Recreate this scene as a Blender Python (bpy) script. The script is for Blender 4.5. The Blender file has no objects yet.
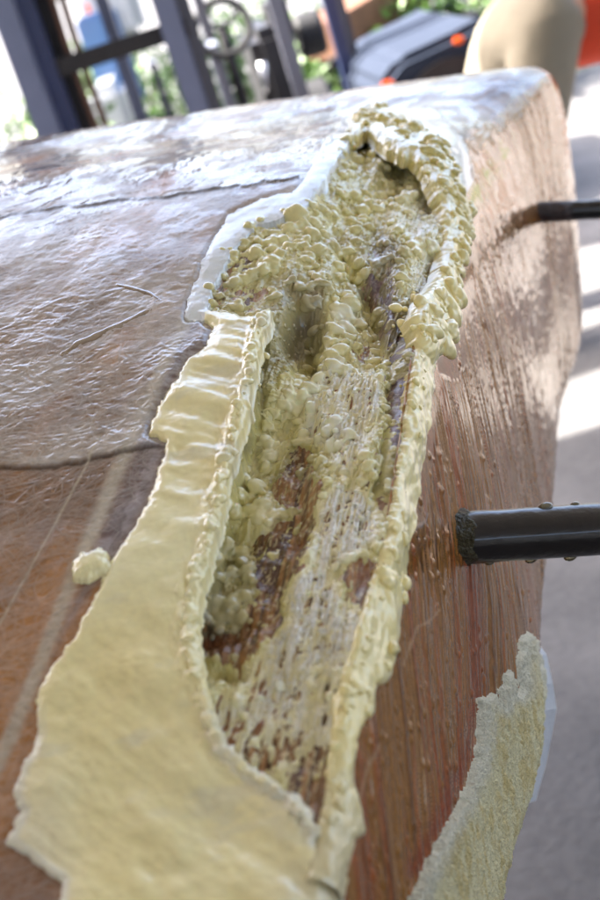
import bpy, bmesh, math, random
import numpy as np
from mathutils import Vector, Matrix
random.seed(7); rng = np.random.default_rng(11)
C = bpy.context.scene.collection
SC = bpy.context.scene

# ------------------------------------------------------------------ camera
PITCH, ROLL, CAM_H, F = math.radians(22), math.radians(18), 1.2, 1250.0
FWD = np.array([0, math.cos(PITCH), -math.sin(PITCH)])
LUP = np.array([0, math.sin(PITCH), math.cos(PITCH)])
RGT = np.array([1.0, 0, 0])
CX = math.cos(ROLL)*RGT - math.sin(ROLL)*LUP
CY = math.sin(ROLL)*RGT + math.cos(ROLL)*LUP
CAM = np.array([0, 0, CAM_H])
UPC = np.array([CX[2], CY[2], FWD[2]])            # world up expressed in camera axes
FWC = np.array([CX[1], CY[1], FWD[1]])            # world +y expressed in camera axes
cam_d = bpy.data.cameras.new('camera'); cam = bpy.data.objects.new('camera', cam_d); C.objects.link(cam)
cam.matrix_world = Matrix([[CX[i], CY[i], -FWD[i], CAM[i]] for i in range(3)] + [[0, 0, 0, 1]])
cam_d.sensor_fit = 'VERTICAL'; cam_d.sensor_height = 36; cam_d.lens = 50
cam_d.clip_start = 0.02; cam_d.clip_end = 2000
cam_d.dof.use_dof = True; cam_d.dof.focus_distance = 0.70; cam_d.dof.aperture_fstop = 8.5
SC.camera = cam

# ------------------------------------------------------------------ sky, sun, exposure
SUN_EL, SUN_AZ = math.radians(50), math.radians(-68)      # azimuth from +y towards +x
w = bpy.data.worlds.new('World'); SC.world = w; w.use_nodes = True
nt = w.node_tree; bg = nt.nodes['Background']
sky = nt.nodes.new('ShaderNodeTexSky'); sky.sky_type = 'NISHITA'; sky.sun_disc = False
sky.sun_elevation = SUN_EL; sky.sun_rotation = SUN_AZ; sky.dust_density = 5; sky.air_density = .8; sky.ozone_density = .6
nt.links.new(sky.outputs[0], bg.inputs[0]); bg.inputs[1].default_value = 0.15
sd = bpy.data.lights.new('sun', 'SUN'); sd.energy = 4.6; sd.angle = math.radians(0.53); sd.color = (1, .95, .87)
so = bpy.data.objects.new('sun', sd); C.objects.link(so)
sdir = Vector((math.sin(SUN_AZ)*math.cos(SUN_EL), math.cos(SUN_AZ)*math.cos(SUN_EL), math.sin(SUN_EL)))
so.rotation_euler = sdir.to_track_quat('Z', 'Y').to_euler(); so.location = (0, 0, 8)
SC.view_settings.view_transform = 'Standard'; SC.view_settings.look = 'None'
SC.view_settings.gamma = 1; SC.view_settings.use_curve_mapping = False
SC.view_settings.exposure = 2.65
SC.cycles.max_bounces = 6; SC.cycles.use_denoising = True; SC.cycles.sample_clamp_indirect = 6

# ------------------------------------------------------------------ helpers
def lin(r, g, b):
    return tuple(((c/255.)/12.92 if c/255. <= .04045 else ((c/255.+.055)/1.055)**2.4) for c in (r, g, b))
def to_world(P):  # camera axes -> world
    P = np.asarray(P, float)
    return CAM + P[..., 0:1]*CX + P[..., 1:2]*CY + P[..., 2:3]*FWD
def unp(u, v, z): return np.array([(u-300)/F*z, -(v-450)/F*z, z])
def at(u, v, z): return Vector(to_world(unp(u, v, z)))
def sstep(x, a, b):
    t = np.clip((x-a)/(b-a), 0, 1); return t*t*(3-2*t)
def _h(ix, iy, s):
    n = (ix.astype(np.int64)*374761393 + iy.astype(np.int64)*668265263 + s*1442695041) & 0xffffffff
    n = ((n ^ (n >> 13))*1274126177) & 0xffffffff
    return ((n ^ (n >> 16)) & 0xffff)/65535.0
def vn(x, y, s=0):
    ix, iy = np.floor(x), np.floor(y); fx, fy = x-ix, y-iy
    fx = fx*fx*fx*(fx*(fx*6-15)+10); fy = fy*fy*fy*(fy*(fy*6-15)+10)
    a, b, c, d = _h(ix, iy, s), _h(ix+1, iy, s), _h(ix, iy+1, s), _h(ix+1, iy+1, s)
    return (a*(1-fx)+b*fx)*(1-fy)+(c*(1-fx)+d*fx)*fy
def fbm(x, y, s=0, o=4, g=.5):
    r, a, t = 0, 1, 0
    for k in range(o):
        r = r+a*vn(x*2**k+k*17.3, y*2**k-k*9.1, s+k); t += a; a *= g
    return r/t
def segdist(U, V, pts, closed=False):
    pts = [np.array(p, float) for p in pts]
    if closed: pts = pts+[pts[0]]
    D = np.full(U.shape, 1e9); Tt = np.zeros(U.shape); L = 0
    for a, b in zip(pts[:-1], pts[1:]):
        d = b[:2]-a[:2]; l2 = (d*d).sum()+1e-9
        t = np.clip(((U-a[0])*d[0]+(V-a[1])*d[1])/l2, 0, 1)
        q = (U-a[0]-t*d[0])**2+(V-a[1]-t*d[1])**2
        m = q < D; D = np.where(m, q, D); Tt = np.where(m, L+t*math.sqrt(l2), Tt); L += math.sqrt(l2)
    return np.sqrt(D), Tt/max(L, 1e-6)
def sdpoly(U, V, poly):           # positive inside
    d, _ = segdist(U, V, poly, True); ins = np.zeros(U.shape, bool); n = len(poly)
    for i in range(n):
        x1, y1 = poly[i][:2]; x2, y2 = poly[(i+1) % n][:2]
        if y1 == y2: continue
        c = ((y1 > V) != (y2 > V)) & (U < (x2-x1)*(V-y1)/(y2-y1)+x1); ins ^= c
    return np.where(ins, d, -d)
def idw(U, V, tab, p=4.2, soft=6.0):
    tab = np.array(tab, float); n = tab.shape[1]-2
    num = [0]*n; den = 0
    for r in tab:
        wgt = 1/((U-r[0])**2+(V-r[1])**2+soft**2)**(p/2); den = den+wgt
        for k in range(n): num[k] = num[k]+wgt*r[2+k]
    return [a/den for a in num]
def mixc(a, b, t):
    t = np.asarray(t)[..., None]; return np.asarray(a)*(1-t)+np.asarray(b)*t

def spline(x, y, xq):             # natural cubic spline, y (n,k)
    n = len(x); y = np.asarray(y, float); h = np.diff(x)
    A = np.eye(n); B = np.zeros_like(y)
    for i in range(1, n-1):
        A[i, i-1], A[i, i], A[i, i+1] = h[i-1], 2*(h[i-1]+h[i]), h[i]
        B[i] = 6*((y[i+1]-y[i])/h[i]-(y[i]-y[i-1])/h[i-1])
    M = np.linalg.solve(A, B)
    j = np.clip(np.searchsorted(x, xq)-1, 0, n-2); X0, X1 = x[j], x[j+1]; hh = X1-X0
    a = ((X1-xq)/hh)[:, None]; b = ((xq-X0)/hh)[:, None]; hh = hh[:, None]
    return a*y[j]+b*y[j+1]+((a**3-a)*M[j]+(b**3-b)*M[j+1])*hh*hh/6

# ------------------------------------------------------------------ hull form
# stations along the ridge: u, v, depth of the ridge; u, v, depth of the lower edge of the side; deck fall; corner radius
ST = [(315, 1000, .385, 490, 1650, .52, .100, .006), (328, 900, .42, 492, 1480, .55, .103, .006),
      (362, 650, .50, 493, 1185, .60, .105, .006), (395, 440, .60, 503, 900, .70, .105, .007),
      (412, 340, .67, 534, 790, .78, .105, .010), (440, 200, .82, 546, 620, .98, .112, .024),
      (472, 128, .98, 557, 500, 1.18, .122, .034), (512, 90, 1.25, 567, 400, 1.45, .135, .028),
      (549, 66, 1.5, 573, 320, 1.70, .150, .016)]
K = len(ST)
Rk = [unp(a[0], a[1], a[2]) for a in ST]; Bk = [unp(a[3], a[4], a[5]) for a in ST]
kk = [a[6] for a in ST]; rk = [a[7] for a in ST]
LEFT = np.array([-1.0, -.15, 0])
for f, d, l in ((.07, .035, .02), (.12, .12, .08), (.15, .25, .16), (.15, .42, .24)):   # the hull turns away and down at its far end
    Rk.append(Rk[K-1]+FWC*f-UPC*d+LEFT*l); Bk.append(Bk[K-1]+FWC*f*.9-UPC*d*.8+LEFT*l*1.1); kk.append(.15); rk.append(.016)
Rk, Bk = np.array(Rk), np.array(Bk)
seg = np.r_[0, np.cumsum(np.linalg.norm(np.diff(Rk, axis=0), axis=1))]
ALL = np.c_[Rk, Bk, kk, rk]
qd = np.linspace(0, seg[-1], 6000); AD = spline(seg, ALL, qd)
vd = 450-F*AD[:, 1]/AD[:, 2]
QEND = seg[K-1]
def q_of_v(v):                     # metres along the ridge for an image height of the ridge
    m = qd <= QEND*.999; return np.interp(-np.asarray(v, float), -vd[m], qd[m])
def softplus(x, r): return r*np.logaddexp(0, x/r)

def undul(X, T, V):
    dk = 1-sstep(T, -.004, .006)
    return dk*((fbm(X*28, T*40, 21, 4)-.5)*.0017+(fbm(X*9, T*9, 22, 2)-.5)*.006+sstep(V, 420, 90)*(fbm(X*75, T*110, 24, 3)-.5)*.0008)

class Grid:
    def __init__(s, q, mode, **kw):
        A = np.stack([np.interp(q, qd, AD[:, k]) for k in range(AD.shape[1])], 1)
        s.q = q; R, B, k, r = A[:, None, 0:3], A[:, None, 3:6], A[:, None, 6:7], A[:, None, 7:8]
        W = np.concatenate([-np.ones_like(k), -k, np.zeros_like(k)], -1); W /= np.linalg.norm(W, axis=-1, keepdims=True)
        FV = B-R; lf = np.linalg.norm(FV, axis=-1, keepdims=True); FH = FV/lf
        Z = R[..., 2:3]
        if mode == 'main':
            tau = np.linspace(-560, 0, kw['nd'])[:-1]; wide = np.array([-1400, -1100, -900, -750, -680, -640, -600, -580])
            td = np.r_[wide, tau][None, :, None]*Z/F
            tf = np.linspace(0, 1.04, kw['nf'])[None, :, None]*lf
            te = np.array([.005, .012, .025, .05, .1, .2, .35, .5])[None, :, None]+1.04*lf
            T = np.concatenate([td, tf, te], 1)
        else:
            T = np.linspace(kw['t0'], kw['t1'], kw['n'])[None, :, None]*Z/F
        a = softplus(-T, r); b = softplus(T, r); r2 = .010
        c = softplus(T-lf, r2)
        IN = W*.8-UPC*.75+FWC*.15; IN = IN/np.linalg.norm(IN, axis=-1, keepdims=True)
        bulge = np.sin(np.clip(T/lf, 0, 1)*math.pi)*lf*.02
        fn = np.cross(np.broadcast_to(W, R.shape), FH)
        Lv = np.gradient(R[:, 0, :], axis=0)[:, None, :]; Lv /= np.linalg.norm(Lv, axis=-1, keepdims=True)+1e-12
        fn = np.cross(Lv, FH); fn /= np.linalg.norm(fn, axis=-1, keepdims=True)
        crown = .02*(1-np.exp(-(T/.5)**2))*np.minimum(1, np.maximum(0, -T/.02))
        s.P = R+W*a+FH*(b-c)+IN*c+fn*bulge
        s.T = T[..., 0]; s.lf = lf[..., 0]
        du = np.gradient(s.P, axis=0); dv = np.gradient(s.P, axis=1)
        N = np.cross(dv, du); N /= np.linalg.norm(N, axis=-1, keepdims=True)+1e-12
        s.N = N if (N*s.P).sum(-1).mean() < 0 else -N
        s.X = np.broadcast_to(q[:, None], s.T.shape)
        s.dq = np.gradient(q); s.dt = np.abs(np.gradient(s.T, axis=1))
        s.U, s.V, s.Z = s.proj(s.P)
    def proj(s, P): return 300+F*P[..., 0]/P[..., 2], 450-F*P[..., 1]/P[..., 2], P[..., 2]
    def disp(s, H): return s.P+s.N*H[..., None]
    def splat(s, H, i, j, r, amp=1., sq=0., add=False):     # a rounded lump of radius r at grid point i, j
        ni = int(r/s.dq[i])+2; nj = int(r/s.dt[i, j])+2
        a0, a1, b0, b1 = max(i-ni, 0), i+ni+1, max(j-nj, 0), j+nj+1
        dx = s.q[a0:a1, None]-s.q[i]; dy = s.T[a0:a1, b0:b1]-s.T[i, j]
        an = random.uniform(0, 3.14); e = random.uniform(.75, 1.1)
        ca, sa = math.cos(an), math.sin(an)
        d2 = ((dx*ca+dy*sa)/r)**2+((-dx*sa+dy*ca)/(r*e))**2
        h = np.sqrt(np.clip(1-d2, 0, 1))*r*amp
        return (slice(a0, a1), slice(b0, b1)), h

def link(name, me, parent=None, mat=None):
    o = bpy.data.objects.new(name, me); C.objects.link(o)
    if parent: o.parent = parent
    if mat: me.materials.clear(); me.materials.append(mat)
    return o
def tag(o, label=None, cat=None, group=None, kind=None):
    for k, v in (('label', label), ('category', cat), ('group', group), ('kind', kind)):
        if v: o[k] = v
    return o
def grid_mesh(name, Pc, mask, col, parent, mat):
    """Pc camera-axes points (n,m,3); mask (n,m) of vertices that must be covered; col (n,m,4)."""
    n, m = Pc.shape[:2]
    cell = mask[:-1, :-1] | mask[1:, :-1] | mask[:-1, 1:] | mask[1:, 1:]
    ii, jj = np.nonzero(cell); a = ii*m+jj
    quads = np.stack([a, a+m, a+m+1, a+1], 1)
    used, inv = np.unique(quads, return_inverse=True); quads = inv.reshape(-1, 4).astype(np.int32)
    P = to_world(Pc.reshape(-1, 3)[used]).astype(np.float32)
    me = bpy.data.meshes.new(name)
    me.vertices.add(len(P)); me.vertices.foreach_set('co', P.ravel())
    me.loops.add(quads.size); me.loops.foreach_set('vertex_index', quads.ravel())
    me.polygons.add(len(quads)); me.polygons.foreach_set('loop_start', np.arange(0, quads.size, 4, dtype=np.int32))
    me.polygons.foreach_set('use_smooth', np.ones(len(quads), bool))
    me.update(calc_edges=True)
    at_ = me.attributes.new('col', 'FLOAT_COLOR', 'POINT'); at_.data.foreach_set('color', np.clip(col, 0, 1).reshape(-1, 4)[used].astype(np.float32).ravel())
    return link(name, me, parent, mat)

# ------------------------------------------------------------------ materials
def newmat(name):
    m = bpy.data.materials.new(name); m.use_nodes = True; return m, m.node_tree, m.node_tree.nodes['Principled BSDF']
def pmat(name, col, rough=.5, metal=0, noise=.15, scale=20, bump=.1, coat=0, spec=.5, bscale=None, **kw):
    m, t, b = newmat(name); N = t.nodes
    tc = N.new('ShaderNodeTexCoord'); no = N.new('ShaderNodeTexNoise'); no.inputs['Scale'].default_value = scale; no.inputs['Detail'].default_value = 6
    t.links.new(tc.outputs['Object'], no.inputs['Vector'])
    mx = N.new('ShaderNodeMix'); mx.data_type = 'RGBA'
    mx.inputs[6].default_value = (*[c*(1-noise*1.6) for c in col], 1); mx.inputs[7].default_value = (*[min(1, c*(1+noise*1.6)) for c in col], 1)
    t.links.new(no.outputs[0], mx.inputs[0]); t.links.new(mx.outputs[2], b.inputs['Base Color'])
    b.inputs['Roughness'].default_value = rough; b.inputs['Metallic'].default_value = metal
    b.inputs['Coat Weight'].default_value = coat; b.inputs['Specular IOR Level'].default_value = spec
    if bump:
        n2 = N.new('ShaderNodeTexNoise'); n2.inputs['Scale'].default_value = bscale or scale*4; n2.inputs['Detail'].default_value = 5
        t.links.new(tc.outputs['Object'], n2.inputs['Vector'])
        bp = N.new('ShaderNodeBump'); bp.inputs['Strength'].default_value = bump; bp.inputs['Distance'].default_value = .01
        t.links.new(n2.outputs[0], bp.inputs['Height']); t.links.new(bp.outputs[0], b.inputs['Normal'])
    for k, v in kw.items(): b.inputs[k.replace('_', ' ')].default_value = v
    return m
def attrmat(name, bumps, coat=.0, coat_r=.1, sss=0, spec=.5, cvar=.12, cscale=300):
    """base colour rgb and roughness alpha come from the surface's own 'col' attribute, with grain added in the shader"""
    m, t, b = newmat(name); N = t.nodes
    at_ = N.new('ShaderNodeAttribute'); at_.attribute_name = 'col'
    tc = N.new('ShaderNodeTexCoord'); no = N.new('ShaderNodeTexNoise'); no.inputs['Scale'].default_value = cscale; no.inputs['Detail'].default_value = 8
    t.links.new(tc.outputs['Object'], no.inputs['Vector'])
    mr = N.new('ShaderNodeMapRange'); mr.inputs[1].default_value = .25; mr.inputs[2].default_value = .75; mr.inputs[3].default_value = 1-cvar; mr.inputs[4].default_value = 1+cvar
    t.links.new(no.outputs[0], mr.inputs[0])
    vm = N.new('ShaderNodeVectorMath'); vm.operation = 'SCALE'; t.links.new(at_.outputs['Color'], vm.inputs[0]); t.links.new(mr.outputs[0], vm.inputs['Scale'])
    t.links.new(vm.outputs[0], b.inputs['Base Color']); t.links.new(at_.outputs['Alpha'], b.inputs['Roughness'])
    b.inputs['Coat Weight'].default_value = coat; b.inputs['Coat Roughness'].default_value = coat_r; b.inputs['Specular IOR Level'].default_value = spec
    if sss:
        b.inputs['Subsurface Weight'].default_value = sss; b.inputs['Subsurface Radius'].default_value = (1, .75, .35); b.inputs['Subsurface Scale'].default_value = .003
    prev = None
    for sc, st, dist in bumps:
        n2 = N.new('ShaderNodeTexNoise'); n2.inputs['Detail'].default_value = 4; t.links.new(tc.outputs['Object'], n2.inputs['Vector'])
        n2.inputs['Scale'].default_value = sc
        bp = N.new('ShaderNodeBump'); bp.inputs['Strength'].default_value = st; bp.inputs['Distance'].default_value = dist
        t.links.new(n2.outputs[0], bp.inputs['Height'])
        if prev: t.links.new(prev.outputs[0], bp.inputs['Normal'])
        prev = bp
    if prev: t.links.new(prev.outputs[0], b.inputs['Normal']); 
    return m
M_SKIN = attrmat('glassed_skin', [(420, .25, .0005), (110, .15, .001)], coat=.6, coat_r=.10, cvar=.2)
M_SIDE = attrmat('glassed_side', [(420, .5, .0006), (150, .35, .0012)], coat=.85, coat_r=.10, cvar=.25, spec=.5)
M_SIDE.node_tree.nodes['Principled BSDF'].inputs['Coat Tint'].default_value = (1, .80, .58, 1)
M_SIDE.node_tree.nodes['Principled BSDF'].inputs['Specular Tint'].default_value = (1, .84, .66, 1)
M_WOOD = attrmat('torn_wood', [(500, .6, .001)], coat=.5, coat_r=.2, cvar=.3)
M_FILL = attrmat('cream_filler', [(350, .15, .0006)], coat=.9, coat_r=.10, sss=.12, cvar=.05)
M_ROUGHFILL = attrmat('bubbly_filler', [(600, .5, .0008)], coat=.8, coat_r=.12, sss=.1, cvar=.10)
M_FOAM = attrmat('fuzzy_foam', [(900, .9, .0015)], cvar=.22, cscale=900)

# ------------------------------------------------------------------ traced outlines (picture units of the base surface)
RIM = [(312, 838), (290, 803), (262, 784), (240, 768), (218, 747), (206, 715), (193, 680), (185, 640), (187, 600), (203, 560), (214, 510), (222, 470),
       (232, 430), (244, 390), (248, 352), (243, 330), (222, 322), (202, 314), (206, 290), (218, 266), (232, 243), (255, 224), (298, 212), (318, 180), (343, 146),
       (358, 118), (375, 112), (405, 124), (432, 148), (448, 185), (455, 240), (448, 290), (430, 325), (417, 350), (411, 390), (404, 440), (395, 500), (386, 550),
       (367, 600), (350, 650), (338, 700), (331, 750), (326, 800), (317, 838)]
DEPTH = [(312, 835, .2), (292, 790, .5), (250, 730, 1.0), (300, 730, .7), (220, 690, 1.4), (215, 640, 2.0), (260, 640, 1.4), (310, 640, .7), (350, 640, .3), (212, 590, 2.6), (250, 560, 2.2),
         (320, 560, .9), (365, 570, .4), (235, 500, 2.8), (270, 480, 2.6), (340, 470, 1.1), (385, 450, .6), (255, 420, 3.0), (290, 400, 3.0), (340, 390, 1.7), (392, 380, 1.0),
         (270, 350, 1.9), (300, 315, 3.2), (330, 320, 2.0), (222, 290, .35), (245, 250, .3), (290, 250, .4), (270, 295, .6), (320, 258, .9), (347, 262, 1.9), (368, 285, 2.8),
         (382, 305, 2.6), (410, 300, 1.3), (430, 260, .9), (300, 195, .6), (330, 175, 1.0), (350, 200, 1.9), (380, 200, 2.0), (410, 200, 1.3), (378, 135, 1.0), (400, 158, 2.2),
         (425, 180, 1.2), (447, 230, .2), (455, 300, 0)]
CREV = [([(335, 222), (352, 245), (370, 262), (380, 290), (388, 320)], 7, .010), ([(300, 296), (312, 310), (308, 335), (298, 352)], 8, .010),
        ([(395, 350), (400, 400), (392, 450), (384, 500)], 5, .005), ([(378, 172), (405, 172), (428, 166)], 6, .009), ([(362, 135), (368, 150)], 6, .007),
        ([(202, 640), (228, 650), (246, 646)], 9, .006)]
LIP = [(417, 330), (434, 338), (433, 380), (432, 425), (427, 480), (420, 545), (407, 590), (396, 620), (388, 650), (372, 680), (368, 700), (360, 722), (352, 745), (350, 800), (348, 850), (342, 900), (325, 930), (300, 900), (306, 855), (313, 838),
       (322, 800), (327, 750), (334, 700), (346, 650), (362, 602), (380, 552), (389, 500), (399, 440), (406, 390)]
TOPL = [(350, 142), (357, 118), (370, 108), (392, 113), (418, 124), (440, 145), (456, 175), (466, 215), (471, 250), (471, 290), (467, 318), (463, 300), (461, 340), (462, 365), (455, 376), (443, 372), (436, 350), (428, 366), (416, 350), (405, 322), (418, 300),
        (436, 280), (442, 245), (438, 205), (425, 175), (405, 160), (385, 150), (366, 136)]
BAND = [(192, 311), (214, 330), (207, 350), (190, 362), (182, 376), (166, 398), (155, 420), (150, 438), (166, 447), (162, 465), (150, 500), (140, 522), (116, 560), (100, 592), (76, 638), (52, 672), (37, 700), (38, 738), (24, 768), (14, 795), (22, 815), (8, 846), (30, 862),
        (62, 885), (60, 990), (360, 990), (340, 900), (330, 870), (314, 842), (292, 808), (264, 789), (242, 773), (220, 752), (209, 716), (197, 680), (189, 640), (191, 602), (207, 562), (218, 510), (226, 470), (236, 430), (248, 390), (254, 352), (264, 322), (240, 316)]
FEATH = [(188, 320), (190, 305), (200, 283), (213, 250), (232, 222), (262, 207), (296, 199), (309, 186), (320, 162), (336, 134), (358, 109), (392, 103), (432, 112), (462, 146), (478, 200), (476, 232), (462, 180), (440, 142), (410, 122), (375, 112), (360, 120), (343, 148), (320, 182), (299, 214), (256, 227), (234, 246), (220, 268), (208, 292), (205, 318)]
def hull_height(g):
    # depth of the gouge below the undulating skin
    U, V = g.U, g.V
    d = sdpoly(U, V, RIM)
    near = d > -12
    Dp = np.zeros(U.shape)
    u, v = U[near], V[near]
    n = fbm(u*.05, v*.05, 5, 3)-.5
    dd = d[near]+n*9
    dep, = idw(u, v, DEPTH); dep = dep*.01
    for pl, wd, am in CREV:
        q, t = segdist(u, v, pl); dep = dep+am*np.exp(-(q/wd)**2)*np.sin(np.clip(t, .08, .92)*math.pi)**.5
    Dp[near] = dep*sstep(dd, 0, 13)*(1+.25*n)
    return undul(g.X, g.T, g.V)-Dp, d

# layers on the open side: coverage, fine lump height, tone (crevices and left wall darkened as painted shade)
COVER = [(235, 260, .46, .45), (222, 300, .42, .4), (255, 285, .5, .4), (290, 240, .8, .55), (320, 220, .9, .55), (268, 345, .95, .30), (285, 318, .9, .25), (258, 375, .95, .26), (255, 410, .95, .30), (240, 445, .95, .25),
         (310, 306, .85, .08), (306, 325, .9, .05), (300, 345, .9, .15), (345, 320, 1, .85), (358, 352, .5, .6), (340, 375, 1, .9), (320, 400, .95, .85), (295, 400, .85, .75), (278, 420, .6, .5), (268, 455, .9, .75),
         (385, 262, .5, .12), (378, 292, .42, .1), (396, 335, .45, .1), (420, 220, .98, .85), (420, 280, .95, .85), (402, 205, .9, .7), (442, 250, 1, .8),
         (310, 170, .95, .42), (335, 160, .9, .45), (345, 200, .95, .5), (300, 205, .95, .5), (380, 140, 1, .5), (398, 160, 1, .7), (330, 250, .7, .4), (350, 270, .75, .45),
         (370, 400, .98, .95), (350, 445, .98, .95), (383, 450, .5, .4), (300, 465, .35, .3), (290, 492, .12, .1), (325, 430, .95, .9), (398, 400, .3, .1), (388, 490, .45, .4),
         (240, 480, .98, .6), (245, 500, .98, .6), (266, 515, .95, .75), (220, 558, .9, .25), (238, 580, .8, .25), (205, 600, .5, .1), (225, 620, .92, .18), (196, 628, .2, .0), (225, 646, .02, .0),
         (276, 540, .35, .6), (270, 575, .2, .4), (292, 530, .25, .5), (262, 620, .15, .4), (335, 540, .97, 1), (348, 515, .97, 1), (310, 600, .96, 1), (330, 635, .85, .9), (366, 580, .3, .4),
         (290, 650, .75, .95), (250, 680, .5, .8), (215, 672, .55, .6), (282, 700, .66, .95), (310, 720, .55, .85), (240, 720, .5, .85), (260, 745, .45, .8), (300, 765, .36, .8),
         (275, 785, .4, .7), (305, 805, .2, .5), (322, 690, .5, .8)]

ICO = {}
for lv in (2, 3):
    bm = bmesh.new(); bmesh.ops.create_icosphere(bm, subdivisions=lv, radius=1); bm.verts.ensure_lookup_table()
    ICO[lv] = (np.array([v.co[:] for v in bm.verts]), np.array([[v.index for v in f.verts] for f in bm.faces])); bm.free()
def beads(name, items, parent, mat, squash=.8, vox=.0006):
    '''rounded knobs of filler joined into one part; items are (point, normal, radius, rgb) in camera axes'''
    VS, FS, CS, off = [], [], [], 0
    for p_, n_, r_, c_ in items:
        v, f = ICO[3 if r_*F/p_[2] > 3.2 else 2]
        a = np.cross(n_, rng.normal(size=3)); a /= np.linalg.norm(a); b_ = np.cross(n_, a)
        k1, k2 = rng.normal(size=(2, 3))*1.3; ph = rng.random(2)*6.28
        rr = 1+.14*np.sin(v @ k1*1.6+ph[0])+.09*np.sin(v @ k2*2.8+ph[1])
        e = rng.uniform(.8, 1.35)
        q_ = (v*rr[:, None])*r_
        VS.append(p_+n_*r_*.04+q_[:, :1]*a*e+q_[:, 1:2]*b_/e**.5+q_[:, 2:3]*n_*squash*rng.uniform(.8, 1.15)); FS.append(f+off); off += len(v)
        CS.append(np.broadcast_to(np.r_[c_, .24], (len(v), 4)))
    P_, Fa, Co = to_world(np.concatenate(VS)).astype(np.float32), np.concatenate(FS).astype(np.int32), np.concatenate(CS).astype(np.float32)
    me = bpy.data.meshes.new(name); me.vertices.add(len(P_)); me.vertices.foreach_set('co', P_.ravel())
    me.loops.add(Fa.size); me.loops.foreach_set('vertex_index', Fa.ravel()); me.polygons.add(len(Fa))
    me.polygons.foreach_set('loop_start', np.arange(0, Fa.size, 3, dtype=np.int32)); me.polygons.foreach_set('use_smooth', np.ones(len(Fa), bool)); me.update(calc_edges=True)
    me.attributes.new('col', 'FLOAT_COLOR', 'POINT').data.foreach_set('color', Co.ravel())
    o = link(name, me, parent, mat)
    md = o.modifiers.new('merge', 'REMESH'); md.mode = 'VOXEL'; md.voxel_size = vox; md.use_smooth_shade = True
    m2_ = o.modifiers.new('soften', 'SMOOTH'); m2_.factor = .5; m2_.iterations = 9
    ev = o.evaluated_get(bpy.context.evaluated_depsgraph_get()); new = bpy.data.meshes.new_from_object(ev); o.modifiers.clear(); o.data = new
    n_ = len(new.vertices); co = np.empty(n_*3, np.float32); new.vertices.foreach_get('co', co); co = co.reshape(-1, 3)-CAM
    pc = np.stack([co @ CX, co @ CY, co @ FWD], 1); uv = np.stack([300+F*pc[:, 0]/pc[:, 2], 450-F*pc[:, 1]/pc[:, 2]], 1)
    Ca = np.array([p_/1 for p_, *_ in items]); Cc = np.array([c_ for *_, c_ in items]); cuv = np.stack([300+F*Ca[:, 0]/Ca[:, 2], 450-F*Ca[:, 1]/Ca[:, 2]], 1)
    gx, gy = 304, 456; acc = np.zeros((gy, gx, 4)); ix = np.clip((cuv[:, 0]/2).astype(int), 0, gx-1); iy = np.clip((cuv[:, 1]/2).astype(int), 0, gy-1)
    np.add.at(acc, (iy, ix), np.c_[Cc, np.ones(len(Cc))])
    for _ in range(5):
        acc = acc+1e-3*sum(np.roll(acc, sh_, ax) for sh_, ax in ((1, 0), (-1, 0), (1, 1), (-1, 1)))/1 if _ > 2 else acc+.25*sum(np.roll(acc, sh_, ax) for sh_, ax in ((1, 0), (-1, 0), (1, 1), (-1, 1)))
    t_ = acc[np.clip((uv[:, 1]/2).astype(int), 0, gy-1), np.clip((uv[:, 0]/2).astype(int), 0, gx-1)]
    mean = Cc.mean(0); cc = np.where(t_[:, 3:] > 1e-6, t_[:, :3]/np.maximum(t_[:, 3:], 1e-6), mean)
    if 'col' in new.attributes: new.attributes.remove(new.attributes['col'])
    new.attributes.new('col', 'FLOAT_COLOR', 'POINT').data.foreach_set('color', np.c_[cc, np.full(n_, .24)].astype(np.float32).ravel())
    o['kind'] = 'stuff'; print(name, len(Fa), '->', len(new.polygons)); return o
def surf_normals(Pg):
    N_ = np.cross(np.gradient(Pg, axis=1), np.gradient(Pg, axis=0)); N_ /= np.linalg.norm(N_, axis=-1, keepdims=True)+1e-12
    return np.where(((N_*Pg).sum(-1) < 0)[..., None], N_, -N_)

# ------------------------------------------------------------------ THE HULL
hull = bpy.data.objects.new('wooden_boat_hull', None); C.objects.link(hull); hull.location = (0, 0, 0)
tag(hull, 'glassed wooden boat hull with a torn, filler-smeared gouge along its corner', 'boat hull')

def rows_by_v(v0, v1, step):
    vv = np.arange(v0, v1, -step); return q_of_v(vv)

# ---- skin (deck and side) ------------------------------------------------
q_vis = rows_by_v(990, 69, .95)
q_end = np.linspace(q_vis[-1], seg[-1], 60)[1:]
G = Grid(np.r_[q_vis, q_end], 'main', nd=560, nf=330)
U, V, T, X = G.U, G.V, G.T, G.X
face = sstep(T, -.004, .006)
deck = 1-face
H = np.zeros(U.shape)
# overlapping sheets of glass cloth
SEAM_A = [(-300, 250), (0, 216), (60, 208), (130, 202), (200, 195), (245, 189), (300, 184), (330, 178)]
SEAM_B = [(-300, 500), (0, 470), (60, 466), (105, 458), (140, 452), (175, 445), (260, 435)]
def below(pl, wob=1.5, s=1):
    yb = np.interp(U, [p[0] for p in pl], [p[1] for p in pl])+(fbm(U*.06, V*0+3, s, 4)-.5)*2*wob
    return V-yb
da, db = below(SEAM_A, 3, 4), below(SEAM_B, 3, 9)
clothA = sstep(da, -1, 1)*(1-sstep(db, -1, 1.5))
H += deck*clothA*.0016 + deck*.0016*np.exp(-((da)/2.2)**2)*(U < 300)
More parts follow.
